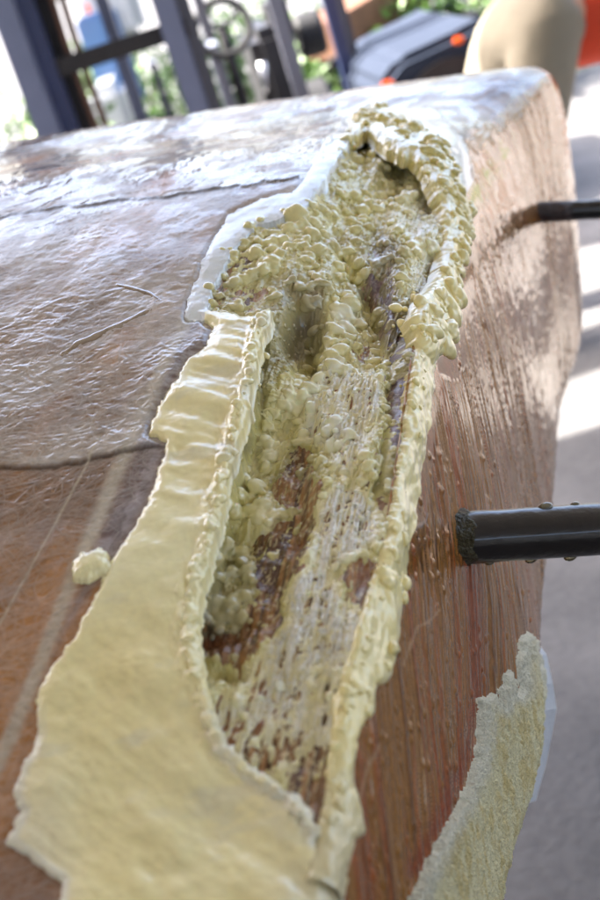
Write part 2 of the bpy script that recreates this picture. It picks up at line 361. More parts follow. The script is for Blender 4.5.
# waviness of the skin
H += undul(X, T, V)
wx, wt = X+.010*(fbm(X*60, T*60, 26, 3)-.5), T+.014*(fbm(X*60, T*60, 27, 3)-.5)
rdg = (1-np.abs(2*fbm(wx*150, wt*110, 28, 3)-1))**3; rdg2 = (1-np.abs(2*vn(wx*90+wt*60, wt*45-wx*30, 29)-1))**6
dcov = np.maximum.reduce([sdpoly(U, V, q_) for q_ in (BAND, FEATH, LIP, TOPL)]); free = 1-sstep(dcov, -8, -1)
H = undul(X, T, V)+(H-undul(X, T, V))*free
flatp = .25+.75*sstep(fbm(X*14, T*16, 161, 3), .40, .6); H += deck*flatp*(rdg*.0003+rdg2*.0003)*(1-.75*sstep(db, -1, 1))*free
# strands
S_h = np.zeros(U.shape, np.float32); Ci = np.arange(len(G.q))
nd0 = 8
def strand(x0, t0, ang, ln, cur, amp, wide=False):
    n = int(ln/.00035)+2; s_ = np.linspace(0, ln, n)
    a = ang+cur*s_; xs = x0+np.cumsum(np.cos(a))*ln/n; ts = t0+np.cumsum(np.sin(a))*ln/n
    i = np.interp(xs, G.q, Ci); z = np.interp(xs, qd, AD[:, 2])
    tau = ts*F/z; j = nd0+(tau+560)/560*(560-1)
    ok = (i > 1) & (i < len(G.q)-3) & (j > 1) & (j < nd0+560-3); i, j = i[ok], j[ok]
    if not len(i): return
    i0, j0 = i.astype(int), j.astype(int); fi, fj = i-i0, j-j0
    for di, wi in ((0, 1-fi), (1, fi)):
        for dj, wj in ((0, 1-fj), (1, fj)):
            np.maximum.at(S_h, (i0+di, j0+dj), (amp*np.minimum(1, 1.6*wi*wj)).astype(np.float32))
for _ in range(7500):
    x0 = random.uniform(.0, .62)**1.0; z = np.interp(x0, qd, AD[:, 2]); t0 = -random.uniform(0, 430)*z/F
    strand(x0, t0, random.gauss(1.25, .55)+(math.pi if random.random() < .5 else 0), random.uniform(.008, .05), random.gauss(0, 34), random.uniform(.25, 1))
S_h = np.maximum(S_h, .5*np.roll(S_h, 1, 0)); H += S_h*.00036*deck*free*(.4+.6*flatp)
HC, dr = hull_height(G)
XW = X+np.maximum(T, 0)*(.25+.75*(1-sstep(X, .08, .6)))+.016*fbm(X*22, T*12, 35, 4)+.002*fbm(X*120, T*60, 36, 2); side_n = fbm(XW*650, T*34, 31, 3); side_m = fbm(XW*210, T*16, 32, 4); side_l = fbm(XW*40, T*3, 33, 3)
H += face*free*((side_n-.5)*.0012+(side_m-.5)*.0022+(side_l-.5)*.003)
# pimples and short runs down the side
for _ in range(1500):
    i = random.randrange(60, len(q_vis)-4); j = random.randrange(8+560+6, 8+560+300); r = .0006+.0020*random.random()**3
    sl, h = G.splat(H, i, j, r, .5); H[sl] = np.maximum(H[sl], H[sl]*.5+h*.9)
P = G.disp(H)
# colours
wood = mixc(lin(146, 92, 36), lin(84, 52, 22), fbm(X*10, T*60, 41, 4)); wood = mixc(wood, lin(176, 116, 52), sstep(fbm(X*6, T*18, 43, 3), .55, .75))
haze = lin(200, 186, 168)
bare = sstep(db, -1, 1)
hz = np.clip(.22+.5*sstep(fbm(X*22, T*30, 44, 5), .42, .62)+.3*sstep(db, -60, 0), 0, 1)*(1-bare)+bare*.10*sstep(fbm(X*30, T*40, 45, 4), .5, .75)
hz = np.maximum(hz, sstep(V, 430, 120)*(.10+.7*sstep(fbm(X*26, T*34, 46, 5), .42, .62)))
hz = np.maximum(hz, (rdg*.15+rdg2*.25)*(1-bare))
wedge = sstep(db, -45, -2)*(1-bare)*sstep(fbm(X*30, T*22, 47, 4), .3, .6); hz = np.maximum(hz, wedge*.6)
for pl, wd, am in (([(-20, 800), (10, 740), (50, 640), (90, 540), (115, 480), (140, 425), (165, 370), (188, 322)], 9, .8), ([(200, 290), (235, 215), (262, 170), (300, 130)], 7, .45),
                   ([(-40, 380), (0, 335), (50, 265), (95, 215)], 9, .4), ([(0, 165), (60, 150), (100, 140)], 6, .3)):
    dd, _ = segdist(U, V, pl); hz = np.maximum(hz, am*np.exp(-(dd/wd)**4)*(.55+.45*fbm(U*.2, V*.2, 48, 3)))
col = mixc(wood, haze, hz*.68)
purp = sstep(sdpoly(U, V, [(188, 318), (222, 330), (222, 380), (170, 460), (120, 560), (60, 640), (40, 700), (90, 560), (140, 440), (165, 375)]), -6, 8)
col = mixc(col, mixc(lin(92, 76, 80), lin(150, 140, 145), sstep(fbm(X*80, T*120, 50, 4), .5, .7)), purp*.75)
strip, _ = segdist(U, V, [(-20, 800), (10, 740), (50, 640), (90, 540), (115, 480), (140, 425), (165, 370), (188, 322)])
col = mixc(col, lin(196, 184, 160), np.exp(-((strip+3*fbm(U*.1, V*.1, 53, 3))/8)**4)*.62)
col = mixc(col, lin(205, 200, 196), np.clip(S_h, 0, 1)*(.5-.18*bare))
col = mixc(col, lin(60, 36, 18), np.exp(-((db-1.6)/1.5)**2)*.8)
col = mixc(col, lin(52, 34, 22), np.exp(-((da-2.0)/2.0)**2)*(U < 300)*.95)
line, _ = segdist(U, V, [(0, 625), (30, 570), (60, 515), (85, 470), (100, 440)]); col = mixc(col, lin(200, 185, 160), np.exp(-(line/1.2)**2)*.7)
# side colours: red cedar and olive streaks under resin
sidec = mixc(lin(150, 120, 70), lin(160, 92, 60), sstep(fbm(XW*90, T*6, 61, 4), .47, .66)*.7)
sidec = mixc(sidec, lin(104, 72, 44), sstep(side_m, .55, .72)*.7)
sidec = mixc(sidec, lin(176, 156, 132), sstep(side_n, .56, .8)*.5)
sidec = mixc(sidec, lin(140, 76, 60), np.maximum(np.exp(-(segdist(U, V, [(470, 560), (477, 640), (478, 690), (466, 760), (440, 820), (415, 870)])[0]/9)**2), 0)*.75)
sidec = mixc(sidec, lin(160, 128, 100), sstep(V, 420, 200)*.12)  # slight paling higher up paints in the reflection of the sunlit ground
crack, _ = segdist(U, V, [(440, 610), (432, 620), (418, 627), (412, 640), (404, 665)]); crack = np.minimum(crack, segdist(U, V, [(378, 745), (365, 780), (352, 830), (348, 870)])[0])
sidec = mixc(sidec, lin(190, 178, 168), np.exp(-(crack/1.6)**2)*.7)
sidec = sidec*np.array([1, .88, .74]); col = mixc(col, sidec, face)
rough = .16+.5*sstep(fbm(X*34, T*44, 52, 4), .42, .66); rough = rough*(1-face)+face*(.12+.22*side_n)
COL = np.concatenate([col, rough[..., None]], -1)
J0 = 8+560+3
skin = grid_mesh('deck_skin', P[:, :J0], (dr < 5)[:, :J0], COL[:, :J0], hull, M_SKIN); side = grid_mesh('side_skin', P[:, J0-1:], (dr < 5)[:, J0-1:], COL[:, J0-1:], hull, M_SIDE)

# ---- foam patch at the lower edge of the side ---------------------------
FO = [(518, 640), (525, 631), (535, 640), (540, 665), (556, 720), (556, 790), (540, 840), (530, 900), (520, 1000), (380, 1000), (408, 905), (417, 883), (440, 833), (460, 800), (472, 767), (478, 730), (478, 700), (493, 691),
      (498, 706), (500, 673), (511, 670), (513, 694), (519, 690), (516, 662)]
gi0, gi1 = 40, len(q_vis)-150
sl = (slice(gi0, gi1), slice(568+60, None)); us, vs = U[sl], V[sl]; xs, ts = X[sl], T[sl]
d = sdpoly(us, vs, FO)+(fbm(us*.25, vs*.12, 71, 4)-.5)*7+(rng.random(us.shape)-.5)*1.6
Hf = H[sl]+np.where(d > -2, .0045*sstep(d, -1.5, 4)-.0006, -.001)+sstep(d, 0, 6)*((fbm(xs*260, ts*120, 72, 4)-.5)*.0035+(rng.random(us.shape)-.5)*.0013)
fc = mixc(lin(236, 226, 182), lin(224, 206, 148), sstep(fbm(xs*160, ts*70, 73, 5), .40, .68)); fc = mixc(lin(232, 226, 202), fc, sstep(d, 3, 18))
Pf = G.P[sl]+G.N[sl]*Hf[..., None]
grid_mesh('foam_patch', Pf, (d > -2.5) & (ts < G.lf[gi0:gi1]*1.04+.02), np.concatenate([fc, np.full(us.shape+(1,), .75)], -1), hull, M_FOAM)

# ---- cavity floor, residue, lip -----------------------------------------
QC = rows_by_v(880, 92, .42)
g = Grid(QC, 'cav', t0=-235, t1=62, n=340)
HC, dr = hull_height(g)
HC = HC + sstep(dr, 0, 8)*((fbm(g.X*60, g.T*420, 81, 4)-.5)*.0026)+sstep(dr, 6, 22)*(fbm(g.X*90, g.T*150, 85, 4)-.5)*np.clip(-HC, 0, .03)*.22
P1 = g.disp(HC); U1, V1, Z1 = g.proj(P1)
wf = mixc(lin(176, 128, 78), lin(98, 66, 44), sstep(fbm(g.X*22, g.T*420, 82, 4), .3, .7)); wf = mixc(wf, lin(222, 206, 160), sstep(fbm(g.X*420, g.T*760, 84, 3), .56, .7)*.7); wf = mixc(wf, lin(150, 92, 52), sstep(fbm(g.X*30, g.T*60, 83, 3), .6, .75)*.7)
hole = np.exp(-((U1-222)**2/24**2+(V1-644)**2/9**2)**2); wf = mixc(wf, lin(128, 80, 42), hole)
pw = np.exp(-(segdist(U1, V1, [(335, 215), (385, 300), (392, 340), (402, 400), (392, 470)])[0]/14)**2); wf = mixc(wf, lin(104, 88, 104), pw*.8)
grid_mesh('torn_timber', g.disp(np.where(dr > -4, HC, HC-.0006)), dr > -5, np.concatenate([wf, np.full(dr.shape+(1,), .38)], -1), hull, M_WOOD)

inside = dr > -6
cov, tone = np.zeros(dr.shape), np.zeros(dr.shape)
a_, b_ = idw(U1[inside], V1[inside], COVER, 4.2, 5); cov[inside] = a_; tone[inside] = b_
low = sstep(V1, 560, 640)
n1 = fbm(g.X*170, g.T*260, 91, 4)*(1-low)+low*(.35*fbm(g.X*260, g.T*620, 96, 3)+.65*fbm(g.X*60, g.T*560, 98, 3)); n2 = (fbm(g.X*60, g.T*110, 92, 3)*(1-low)+low*fbm(g.X*150, g.T*300, 97, 3))
thr = sstep(cov*1.15+low*.03-(n1*.6+n2*.4)-.02, -.10, .12)
base_h = np.where(thr > .02, thr*.0014-.0004, -.0008)
# lengthwise ribs and small ripples left by the torn-off cloth
rib = sstep(tone, .7, .95); streak = fbm(g.X*50+9*n2, g.T*520, 94, 3)
ripple = (fbm(g.X*420, g.T*170, 93, 2)-.5)*.0022+(streak-.5)*.0044
base_h = base_h + thr*(rib*ripple+(1-rib)*(fbm(g.X*240, g.T*300, 95, 3)-.5)*.0022)
wl_ = sstep(sdpoly(U1, V1, [(258, 325), (295, 300), (305, 345), (285, 400), (255, 470), (228, 480), (240, 390)]), -4, 6)
base_h = base_h*(1-wl_)+wl_*(.0016+(fbm(g.X*420+g.T*120, g.T*60, 99, 3)-.5)*.0026)
L = base_h.copy()
LT = np.zeros(dr.shape)            # lump mask, lightens tone
def put(arr, i, j, r, amp, base=None):
    s_, h = g.splat(arr, i, j, r, amp); hb = h-r*amp*.25
    arr[s_] = np.where(h > 0, np.maximum(arr[s_], arr[s_]*.35+hb), arr[s_]); LT[s_] = np.maximum(LT[s_], np.clip(h/(r*amp)*2-.5, 0, 1))
def find(u, v, UU, VV, sub=3):
    d2 = (UU[::sub, ::sub]-u)**2+(VV[::sub, ::sub]-v)**2; k = int(d2.argmin()); i, j = divmod(k, d2.shape[1]); return i*sub, j*sub
BL = [(315, 253, 10), (287, 248, 7), (257, 256, 9), (273, 243, 7), (297, 216, 11), (290, 231, 9), (302, 229, 9), (311, 236, 8), (332, 248, 7.5), (229, 264, 6), (233, 256, 8), (273, 263, 9), (244, 280, 8), (236, 283, 7), (252, 276, 7), (262, 271, 8),
      (239, 307, 7), (271, 320, 6), (245, 244, 5), (327, 277, 5), (209, 290, 6), (214, 305, 6), (220, 297, 5), (292, 280, 5), (300, 245, 5), (222, 276, 6), (280, 256, 6), (266, 236, 6), (253, 241, 5), (325, 238, 6), (307, 262, 5), (340, 258, 5), (225, 318, 6), (250, 318, 6),
      (345, 298, 8), (352, 306, 9), (343, 316, 11), (335, 330, 9), (349, 330, 9), (360, 326, 7), (330, 345, 8), (340, 352, 8), (322, 360, 8), (333, 368, 9), (346, 372, 8), (318, 378, 7), (310, 390, 8), (298, 385, 7), (303, 398, 7), (290, 398, 6), (322, 392, 7),
      (283, 408, 6), (296, 412, 7), (312, 408, 6), (275, 416, 6), (270, 430, 6), (266, 443, 7), (272, 458, 7), (286, 378, 5), (309, 420, 5), (299, 424, 5), (372, 322, 6), (365, 338, 6), (378, 345, 5), (345, 215, 6), (352, 222, 6), (362, 212, 7), (356, 200, 7), (366, 203, 6),
      (340, 448, 6), (318, 441, 6), (330, 450, 7), (350, 436, 7), (328, 436, 7), (336, 425, 8),
      (245, 480, 8), (232, 475, 7), (256, 490, 9), (240, 497, 9), (227, 490, 8), (262, 506, 8), (250, 512, 8), (236, 514, 8), (270, 516, 7), (282, 518, 6), (292, 512, 6), (224, 508, 7),
      (225, 548, 9), (240, 556, 9), (215, 560, 9), (248, 572, 7), (232, 575, 8), (218, 578, 7), (250, 580, 6), (215, 605, 10), (230, 610, 10), (242, 618, 8), (222, 620, 10), (207, 618, 8), (236, 600, 7),
      (274, 556, 7), (276, 568, 4), (234, 656, 5), (266, 625, 4), (284, 605, 4), (240, 690, 6), (238, 705, 7), (243, 718, 6), (236, 700, 6), (255, 742, 6), (262, 735, 5), (270, 750, 5), (280, 690, 5), (262, 700, 4)]

# long smooth combed streaks on the left wall
cream, olive, dark = lin(255, 244, 198), lin(222, 210, 136), lin(132, 118, 88)
def tonecol(t, lt):
    t = np.clip(t+lt*.10, 0, 1)
    return np.where((t < .5)[..., None], mixc(dark, olive, np.clip(t*2, 0, 1)), mixc(olive, cream, np.clip(t*2-1, 0, 1)))
fcx = tonecol(tone+(n2-.5)*.35, LT); fcx = mixc(fcx, lin(246, 242, 232), rib*sstep(streak, .36, .56)*.9)  # white streaks paint the sky reflection on the wet ribs
M_in = (L > -.0006) & (dr > -6)
Hres = HC+L
Pres = g.disp(Hres); Nres = surf_normals(Pres[::2, ::2]); m2 = dr.shape[1]
items = []
def bead_at(i, j, r, lift=0.):
    i, j = min(max(i, 0), dr.shape[0]-2), min(max(j, 0), m2-2); n_ = Nres[i//2, j//2]*.6+g.N[i, j]*.4; n_ = n_/np.linalg.norm(n_)
    items.append((Pres[i, j]+n_*lift, n_, r, np.minimum(.95, (fcx[i, j]*.8+.2*np.array(cream))*random.uniform(.95, 1.1))))
area = g.dt*g.dq[:, None]/g.Z**1.2
def scatter(mask, n, r0, r1, pw=1.8):
    f_ = np.flatnonzero(mask); pr_ = area.ravel()[f_]; pr_ = pr_/pr_.sum()
    for f in rng.choice(f_, n, p=pr_):
        i, j = divmod(int(f), m2); bead_at(i, j, (r0+(r1-r0)*random.random()**pw)*g.Z[i, j]/F)
open_ = (dr > 1.5) & (thr > .45)
clump = fbm(g.X*70, g.T*110, 131, 3) > .47
wall = sdpoly(U1, V1, [(262, 325), (295, 300), (305, 345), (275, 400), (250, 470), (232, 470), (246, 390)]) > 0
scatter(open_ & (rib < .5) & clump & ~wall, 1300, 1.8, 8.0, 2.6); scatter(open_ & (rib < .5) & ~wall, 500, 1.2, 2.8); scatter(open_ & wall, 260, 1.0, 3.0)
scatter(open_ & (rib > .3) & (low < .5), 600, 1.2, 3.6, 2.5); scatter(open_ & (low >= .5), 450, 1.0, 3.0, 2.2)
for u, v, r in BL:
    i, j = find(u, v, U1, V1); rr = r*g.Z[i, j]/F; bead_at(i, j, rr*1.08)
    for _ in range(7):
        bead_at(int(i+random.gauss(0, rr*.8/g.dq[i])), int(j+random.gauss(0, rr*.9/g.dt[i, j])), rr*random.uniform(.25, .6))
beads('filler_beads', items, hull, M_FILL)
grid_mesh('bubbly_residue', Pres, M_in, np.concatenate([fcx, (.34+.12*(1-tone))[..., None]], -1), hull, M_ROUGHFILL)

# ---- right-hand lip with its sags ---------------------------------------
nn = (fbm(g.U*.09, g.V*.06, 101, 4)-.5)
d1 = sdpoly(g.U, g.V, LIP)+nn*7; d2 = sdpoly(g.U, g.V, TOPL)+nn*8
dome = lambda d, w: np.sqrt(np.clip(1-(1-np.clip(d/w, 0, 1))**2, 0, 1))
q2, _ = segdist(g.U, g.V, [(417, 350), (411, 390), (404, 440), (395, 500), (386, 550), (367, 600), (350, 650), (338, 700), (331, 750), (326, 800), (317, 838)]); d1 = np.maximum(d1, 1+7*fbm(g.U*.08, g.V*.08, 151, 3)-q2)
HL = np.full(dr.shape, -1.)
h1 = .0036*dome(d1-1.5, 7); h2 = .0075*dome(d2, 9)
HL = np.maximum(np.where(d1 > 1.5, h1, -1), np.where(d2 > 0, h2, -1))
# sags on the side: rounded lobes, thicker at their foot
for pl, wd, th in (([(432, 470), (424, 540), (402, 604)], 10, .0030), ([(392, 590), (384, 640), (374, 672)], 13, .0042), ([(362, 640), (359, 690), (357, 712)], 10, .0036), ([(340, 700), (341, 760), (345, 830)], 11, .0030),
                   ([(446, 300), (448, 340), (450, 368)], 9, .0080), ([(467, 270), (467, 316)], 3.5, .0040), ([(436, 320), (438, 350)], 7, .0050)):
    q, t = segdist(g.U, g.V, pl); h = th*dome(wd*(.8+.3*t)-q, wd*.8); HL = np.where(h > 0, np.maximum(HL, h), HL)
lipm = HL > -.5
HL = np.where(lipm, HL+((fbm(g.X*70, g.T*120, 103, 3)-.5)*.0034)+(fbm(g.X*26, g.T*60, 106, 2)-.45)*.0045*sstep(g.V, 360, 420), HL)
LT2 = np.zeros(dr.shape)
LUMPS = []
def lump(u, v, r, amp=.9):
    LUMPS.append((u, v, r))
ln = [(414, 350), (410, 390), (404, 440), (396, 500), (386, 550), (368, 600), (352, 650), (341, 700), (334, 750), (328, 800), (318, 838)]
for k in range(95):
    f = random.random()*(len(ln)-1); a = int(f)
    if random.random() > .2+.8*(.5+.5*math.sin(f*8+2*math.sin(f*3))): continue
    f -= a; u = ln[a][0]*(1-f)+ln[a+1][0]*f; v = ln[a][1]*(1-f)+ln[a+1][1]*f
    lump(u+random.uniform(-3, 9), v, 2+6.5*random.random()**2)
tp = [(356, 130), (366, 116), (388, 124), (412, 134), (432, 152), (446, 182), (455, 215), (460, 255), (456, 290), (444, 310), (430, 325), (420, 335)]
for k in range(130):
    f = random.random()*(len(tp)-1); a = int(f); f -= a; u = tp[a][0]*(1-f)+tp[a+1][0]*f; v = tp[a][1]*(1-f)+tp[a+1][1]*f
    lump(u+random.gauss(-2, 7), v+random.gauss(0, 6), 2.5+7*random.random()**2, random.uniform(.5, .9))
for u, v, r in ((369, 118, 9), (377, 116, 7), (382, 128, 9), (395, 132, 8), (410, 138, 9), (400, 142, 8), (430, 158, 8), (440, 190, 7), (452, 205, 7), (455, 232, 8), (462, 258, 8), (430, 300, 9), (440, 292, 9), (450, 310, 8), (425, 318, 9), (415, 308, 8), (438, 276, 8), (446, 262, 7), (400, 300, 7), (408, 318, 7), (438, 312, 12), (446, 322, 13), (450, 338, 12), (449, 352, 11), (447, 364, 9), (438, 335, 11), (455, 305, 10), (464, 292, 6), (467, 303, 4.5), (468, 312, 3.5),
                (396, 585, 8), (398, 600, 7), (380, 650, 8), (376, 668, 7), (360, 700, 7), (360, 713, 6)):
    lump(u, v, r)
lm = HL > -.0002
under = np.where(dr > 0, HC, 0)-.002
und = undul(g.X, g.T, g.V)
HLa = np.where(lm, np.maximum(HL+und, HC), np.maximum(under, -.005)+und*0)
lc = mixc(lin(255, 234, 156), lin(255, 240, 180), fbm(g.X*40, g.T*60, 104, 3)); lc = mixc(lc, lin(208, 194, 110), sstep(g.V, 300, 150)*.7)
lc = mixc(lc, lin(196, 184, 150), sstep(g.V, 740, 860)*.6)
Pl = g.disp(HLa); items = []
for u, v, r in LUMPS:
    for q_ in range(3):
        i, j = find(u+(q_ > 0)*random.gauss(0, r*.7), v+(q_ > 0)*random.gauss(0, r*.7), g.U, g.V); rr = r*(1 if q_ == 0 else random.uniform(.3, .6))*g.Z[i, j]/F
        if HLa[i, j] > HC[i, j]-.001: items.append((Pl[i, j], g.N[i, j], rr, lc[i, j]*random.uniform(.93, 1.08)))
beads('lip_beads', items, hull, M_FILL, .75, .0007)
def dil(m, n=1):
    for _ in range(n):
        k = m.copy(); k[1:] |= m[:-1]; k[:-1] |= m[1:]; k[:, 1:] |= m[:, :-1]; k[:, :-1] |= m[:, 1:]; m = k
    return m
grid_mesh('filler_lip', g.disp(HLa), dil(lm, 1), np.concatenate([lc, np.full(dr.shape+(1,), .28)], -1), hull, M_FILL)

# ---- smooth smeared band left of the gouge -------------------------------
gb = Grid(rows_by_v(995, 95, .8), 'cav', t0=-400, t1=42, n=480)
HCb, drb = hull_height(gb)
n3 = fbm(gb.U*.12, gb.V*.12, 111, 4)-.5
dB = sdpoly(gb.U, gb.V, BAND)+n3*7; dF = sdpoly(gb.U, gb.V, FEATH)+n3*7+4; dF = np.minimum(dF, -sdpoly(gb.U, gb.V, TOPL)+1)
bl, _ = segdist(gb.U, gb.V, [(87, 574), (98, 568)]); bl = bl+n3*9; dB = np.maximum(dB, 14-bl)
q, _ = segdist(gb.U, gb.V, [(262, 322), (250, 360), (246, 392), (234, 432), (224, 472), (216, 512), (205, 562), (189, 602), (187, 640), (195, 680), (208, 716), (219, 750), (241, 771), (263, 787), (291, 806), (312, 838)])
dB = np.maximum(dB, 3.5+12*fbm(gb.U*.07, gb.V*.07, 141, 3)**1.2-q)
hB = .0026*dome(dB, 9+20*sstep(gb.V, 620, 760))
wave = (fbm(gb.X*55+gb.T*30, gb.T*18, 112, 3)-.5)*.0060*sstep(gb.V, 640, 420)+(fbm(gb.X*26, gb.T*22, 113, 3)-.5)*.0035+(fbm(gb.X*130, gb.T*90, 118, 3)-.5)*.0008+(fbm(gb.X*70+gb.T*50, gb.T*45, 119, 3)-.5)*.0036*sstep(gb.V, 560, 700)
hB = hB+sstep(dB, 2, 14)*wave
q, _ = segdist(gb.U, gb.V, [(262, 322), (250, 360), (246, 392), (234, 432), (224, 472), (216, 512), (205, 562), (189, 602), (187, 640), (195, 680), (208, 716), (219, 750), (241, 771), (263, 787), (291, 806), (312, 838)])
hB = hB+.0036*np.exp(-(q/7)**2)*(dB > 0)*fbm(gb.U*.10, gb.V*.10, 142, 2)+.0024*np.exp(-(q/14)**2)*(fbm(gb.U*.16, gb.V*.12, 143, 3)-.5)
hB = np.maximum(hB, np.where(bl < 14, .0052*dome(14-bl, 14), -1))
hF = .0016*dome(dF, 9)
HB = np.maximum(np.where(dB > 0, hB, -1), np.where(dF > 0, hF, -1))
mB = HB > -.0002
thin = sstep(gb.V, 700, 880)*sstep(gb.U, 110, 30)
undb = undul(gb.X, gb.T, gb.V)
HB = np.where(mB, np.maximum(HB, .0009), HB)
HBa = np.where(mB, HB+undb+.0004, np.where(drb > 0, np.maximum(HCb, -.006), undb-.0012))
bc = mixc(lin(255, 246, 194), lin(255, 236, 168), fbm(gb.X*14, gb.T*20, 114, 3)); bc = mixc(bc, lin(226, 220, 190), sstep(fbm(gb.X*60, gb.T*30, 116, 4), .58, .75)*.5)
bc = mixc(bc, lin(238, 232, 208), np.clip(sstep(14-dB, 0, 12)*sstep(gb.V, 690, 760)*.9+thin*.6, 0, 1))
bc = mixc(bc, lin(218, 220, 216), (dF > dB))  # white margin: sky gloss painted into the colour of the thin filler
bc = mixc(bc, lin(222, 212, 176), sstep(gb.V, 830, 900)*sstep(gb.U, 230, 330)*.8)
Pb = gb.disp(HBa); items = []
pts = [(262, 322), (252, 360), (248, 392), (236, 432), (226, 472), (218, 512), (207, 562), (191, 602), (189, 640), (197, 680), (210, 716), (221, 750), (243, 771), (265, 787), (293, 806), (312, 838)]
clus = lambda a_: .5+.5*math.sin(a_*3.1+math.sin(a_*7.7)*2)
for k in range(520):
    f = random.random()*(len(pts)-1); a = min(int(f), len(pts)-2)
    if random.random() > .15+.85*clus(f*2.3): continue
    f -= a; sp = 3+6*random.random(); u = pts[a][0]*(1-f)+pts[a+1][0]*f+random.gauss(-1, sp*.6); v = pts[a][1]*(1-f)+pts[a+1][1]*f
    i, j = find(u, v, gb.U, gb.V, 2); rr = (1.4+5.5*random.random()**3)*gb.Z[i, j]/F; items.append((Pb[i, j], gb.N[i, j], rr, bc[i, j]))
beads('rim_beads', items, hull, M_FILL, .7)
grid_mesh('smeared_filler', gb.disp(HBa), dil(mB, 1), np.concatenate([bc, (.26+.16*fbm(gb.X*60, gb.T*60, 117, 3))[..., None]], -1), hull, M_FILL)

# ---- resin runs on the deck ---------------------------------------------
gr = Grid(rows_by_v(420, 240, .5), 'cav', t0=-400, t1=-150, n=320)
RUN = [([(118, 289), (135, 293), (150, 297), (160, 304), (156, 311), (140, 318), (122, 327), (108, 333), (94, 341), (78, 347), (64, 357)], 4.2)]
Hr = np.full(gr.U.shape, -.0012)
for pl, wd in RUN:
    q, t = segdist(gr.U, gr.V, pl); wv = wd*(.55+.7*fbm(t*9, t*0, 121, 2))
    Hr = np.maximum(Hr, .0020*dome(wv-q, 3.5)-.0012)
for u, v, r in ((65, 357, 5.5), (118, 330, 6.5), (158, 305, 4)):
    q = np.sqrt((((gr.U-u)+(gr.V-v)*.8)/1.7)**2+((gr.V-v))**2)+3*(fbm(gr.U*.3, gr.V*.3, 5, 2)-.5); Hr = np.maximum(Hr, .0020*dome(r-q, r*.9)-.0012)
mR = Hr > -.0011
grid_mesh('resin_run', gr.disp(Hr+.0014+undul(gr.X, gr.T, gr.V)), dil(mR, 1), np.concatenate([np.broadcast_to(lin(128, 104, 78), gr.U.shape+(3,)), np.full(gr.U.shape+(1,), .06)], -1), hull, attrmat('wet_resin', [(200, .1, .0004)], coat=1, coat_r=.04))

# ---- rods through the side -----------------------------------------------
def tube(name, pts, rads, seg_n, mat, parent, noise=0., cap=True):
    pts = [Vector(p) for p in pts]; bm = bmesh.new(); rings = []
    for k, p in enumerate(pts):
        d = (pts[min(k+1, len(pts)-1)]-pts[max(k-1, 0)]).normalized(); a = d.orthogonal().normalized() if k == 0 else (a-d*a.dot(d)).normalized(); b = d.cross(a)
        rings.append([bm.verts.new(p+(a*math.cos(x)+b*math.sin(x))*rads[k]*(1+noise*(random.random()-.5))) for x in [2*math.pi*i/seg_n for i in range(seg_n)]])
    for r0, r1 in zip(rings[:-1], rings[1:]):
        for i in range(seg_n): bm.faces.new((r0[i], r0[(i+1) % seg_n], r1[(i+1) % seg_n], r1[i]))
    if cap: bm.faces.new(rings[0][::-1]); bm.faces.new(rings[-1])
    bmesh.ops.recalc_face_normals(bm, faces=bm.faces)
    for f in bm.faces: f.smooth = len(f.verts) == 4
    me = bpy.data.meshes.new(name); bm.to_mesh(me); bm.free(); return link(name, me, parent, mat)
M_ROD = pmat('tarred_black_steel', (.010, .007, .007), .28, 0, .3, 60, .22, coat=.8, spec=.4, bscale=60, Coat_Roughness=.06)
M_ROOTREFL = pmat('brown_reflection', (.05, .028, .024), .35, 0, .4, 60, .5, bscale=200)
M_DROP = pmat('clear_resin_drop', (.25, .22, .12), .03, 0, .1, 60, 0, coat=1, Transmission_Weight=.6)
M_COLLAR = pmat('olive_filler_collar', lin(74, 68, 44), .15, 0, .4, 200, .7, bscale=500)
rdir = np.array([1, .062, .06]); rdir /= np.linalg.norm(rdir)
def rod(u, v, px, label, length, nm):
    i, j = find(u, v, np.where(G.T > 0, U, 1e5), V, 1); p = G.P[i, j]; r = px/2*p[2]/F
    ks = [-.03, 0]+[length*k/40 for k in range(1, 41)]
    pts = [Vector(to_world(p+rdir*k)) for k in ks]
    root = tube(nm, pts, [r*(1+.035*math.sin(k*230)*random.random()) for k in ks], 36, M_ROD, hull)
    root['label'] = label
    if px < 30: tube('root_reflection', [Vector(to_world(p+rdir*k)) for k in (-.02, 0, .02, .035)], [r*1.04, r*1.04, r*1.03, r*1.0], 32, M_ROOTREFL, root, .02)  # brown sleeve standing in for the reflection at the far rod's foot
    return p, r, root
p, r, r1 = rod(466, 538, 53, 'thick black rod close to the camera, wet with resin drops', .34, 'black_rod')
for k in range(1):                 # ragged filler collar where the rod enters the side
    bm = bmesh.new(); n = 60; e1 = np.array([0, 1., 0]); e1 -= rdir*e1.dot(rdir); e1 /= np.linalg.norm(e1); e2 = np.cross(rdir, e1)
    prof = [(-.008, 1.06), (.000, 1.05), (.0007, 1.035), (.0015, 1.015), (.0025, 1.002), (.003, .97)]; rings = []
    for a, (x, rr) in enumerate(prof):
        ring = []
        for i in range(n):
            th = 2*math.pi*i/n; ex = 1+.12*max(0, math.cos(th))**3*(rr-1)*8
            q_ = p+rdir*(x*(1+.5*math.sin(th*5+1)*(a > 2)))+(e1*math.cos(th)+e2*math.sin(th))*r*rr*ex*(1+.03*math.sin(th*9+a)+.02*random.random())
            ring.append(bm.verts.new(to_world(q_)))
        rings.append(ring)
    for a, b in zip(rings[:-1], rings[1:]):
        for i in range(n): bm.faces.new((a[i], a[(i+1) % n], b[(i+1) % n], b[i]))
    for f in bm.faces: f.smooth = True
    me = bpy.data.meshes.new('filler_collar'); bm.to_mesh(me); bm.free(); link('filler_collar', me, r1, M_COLLAR)
drop_me = None
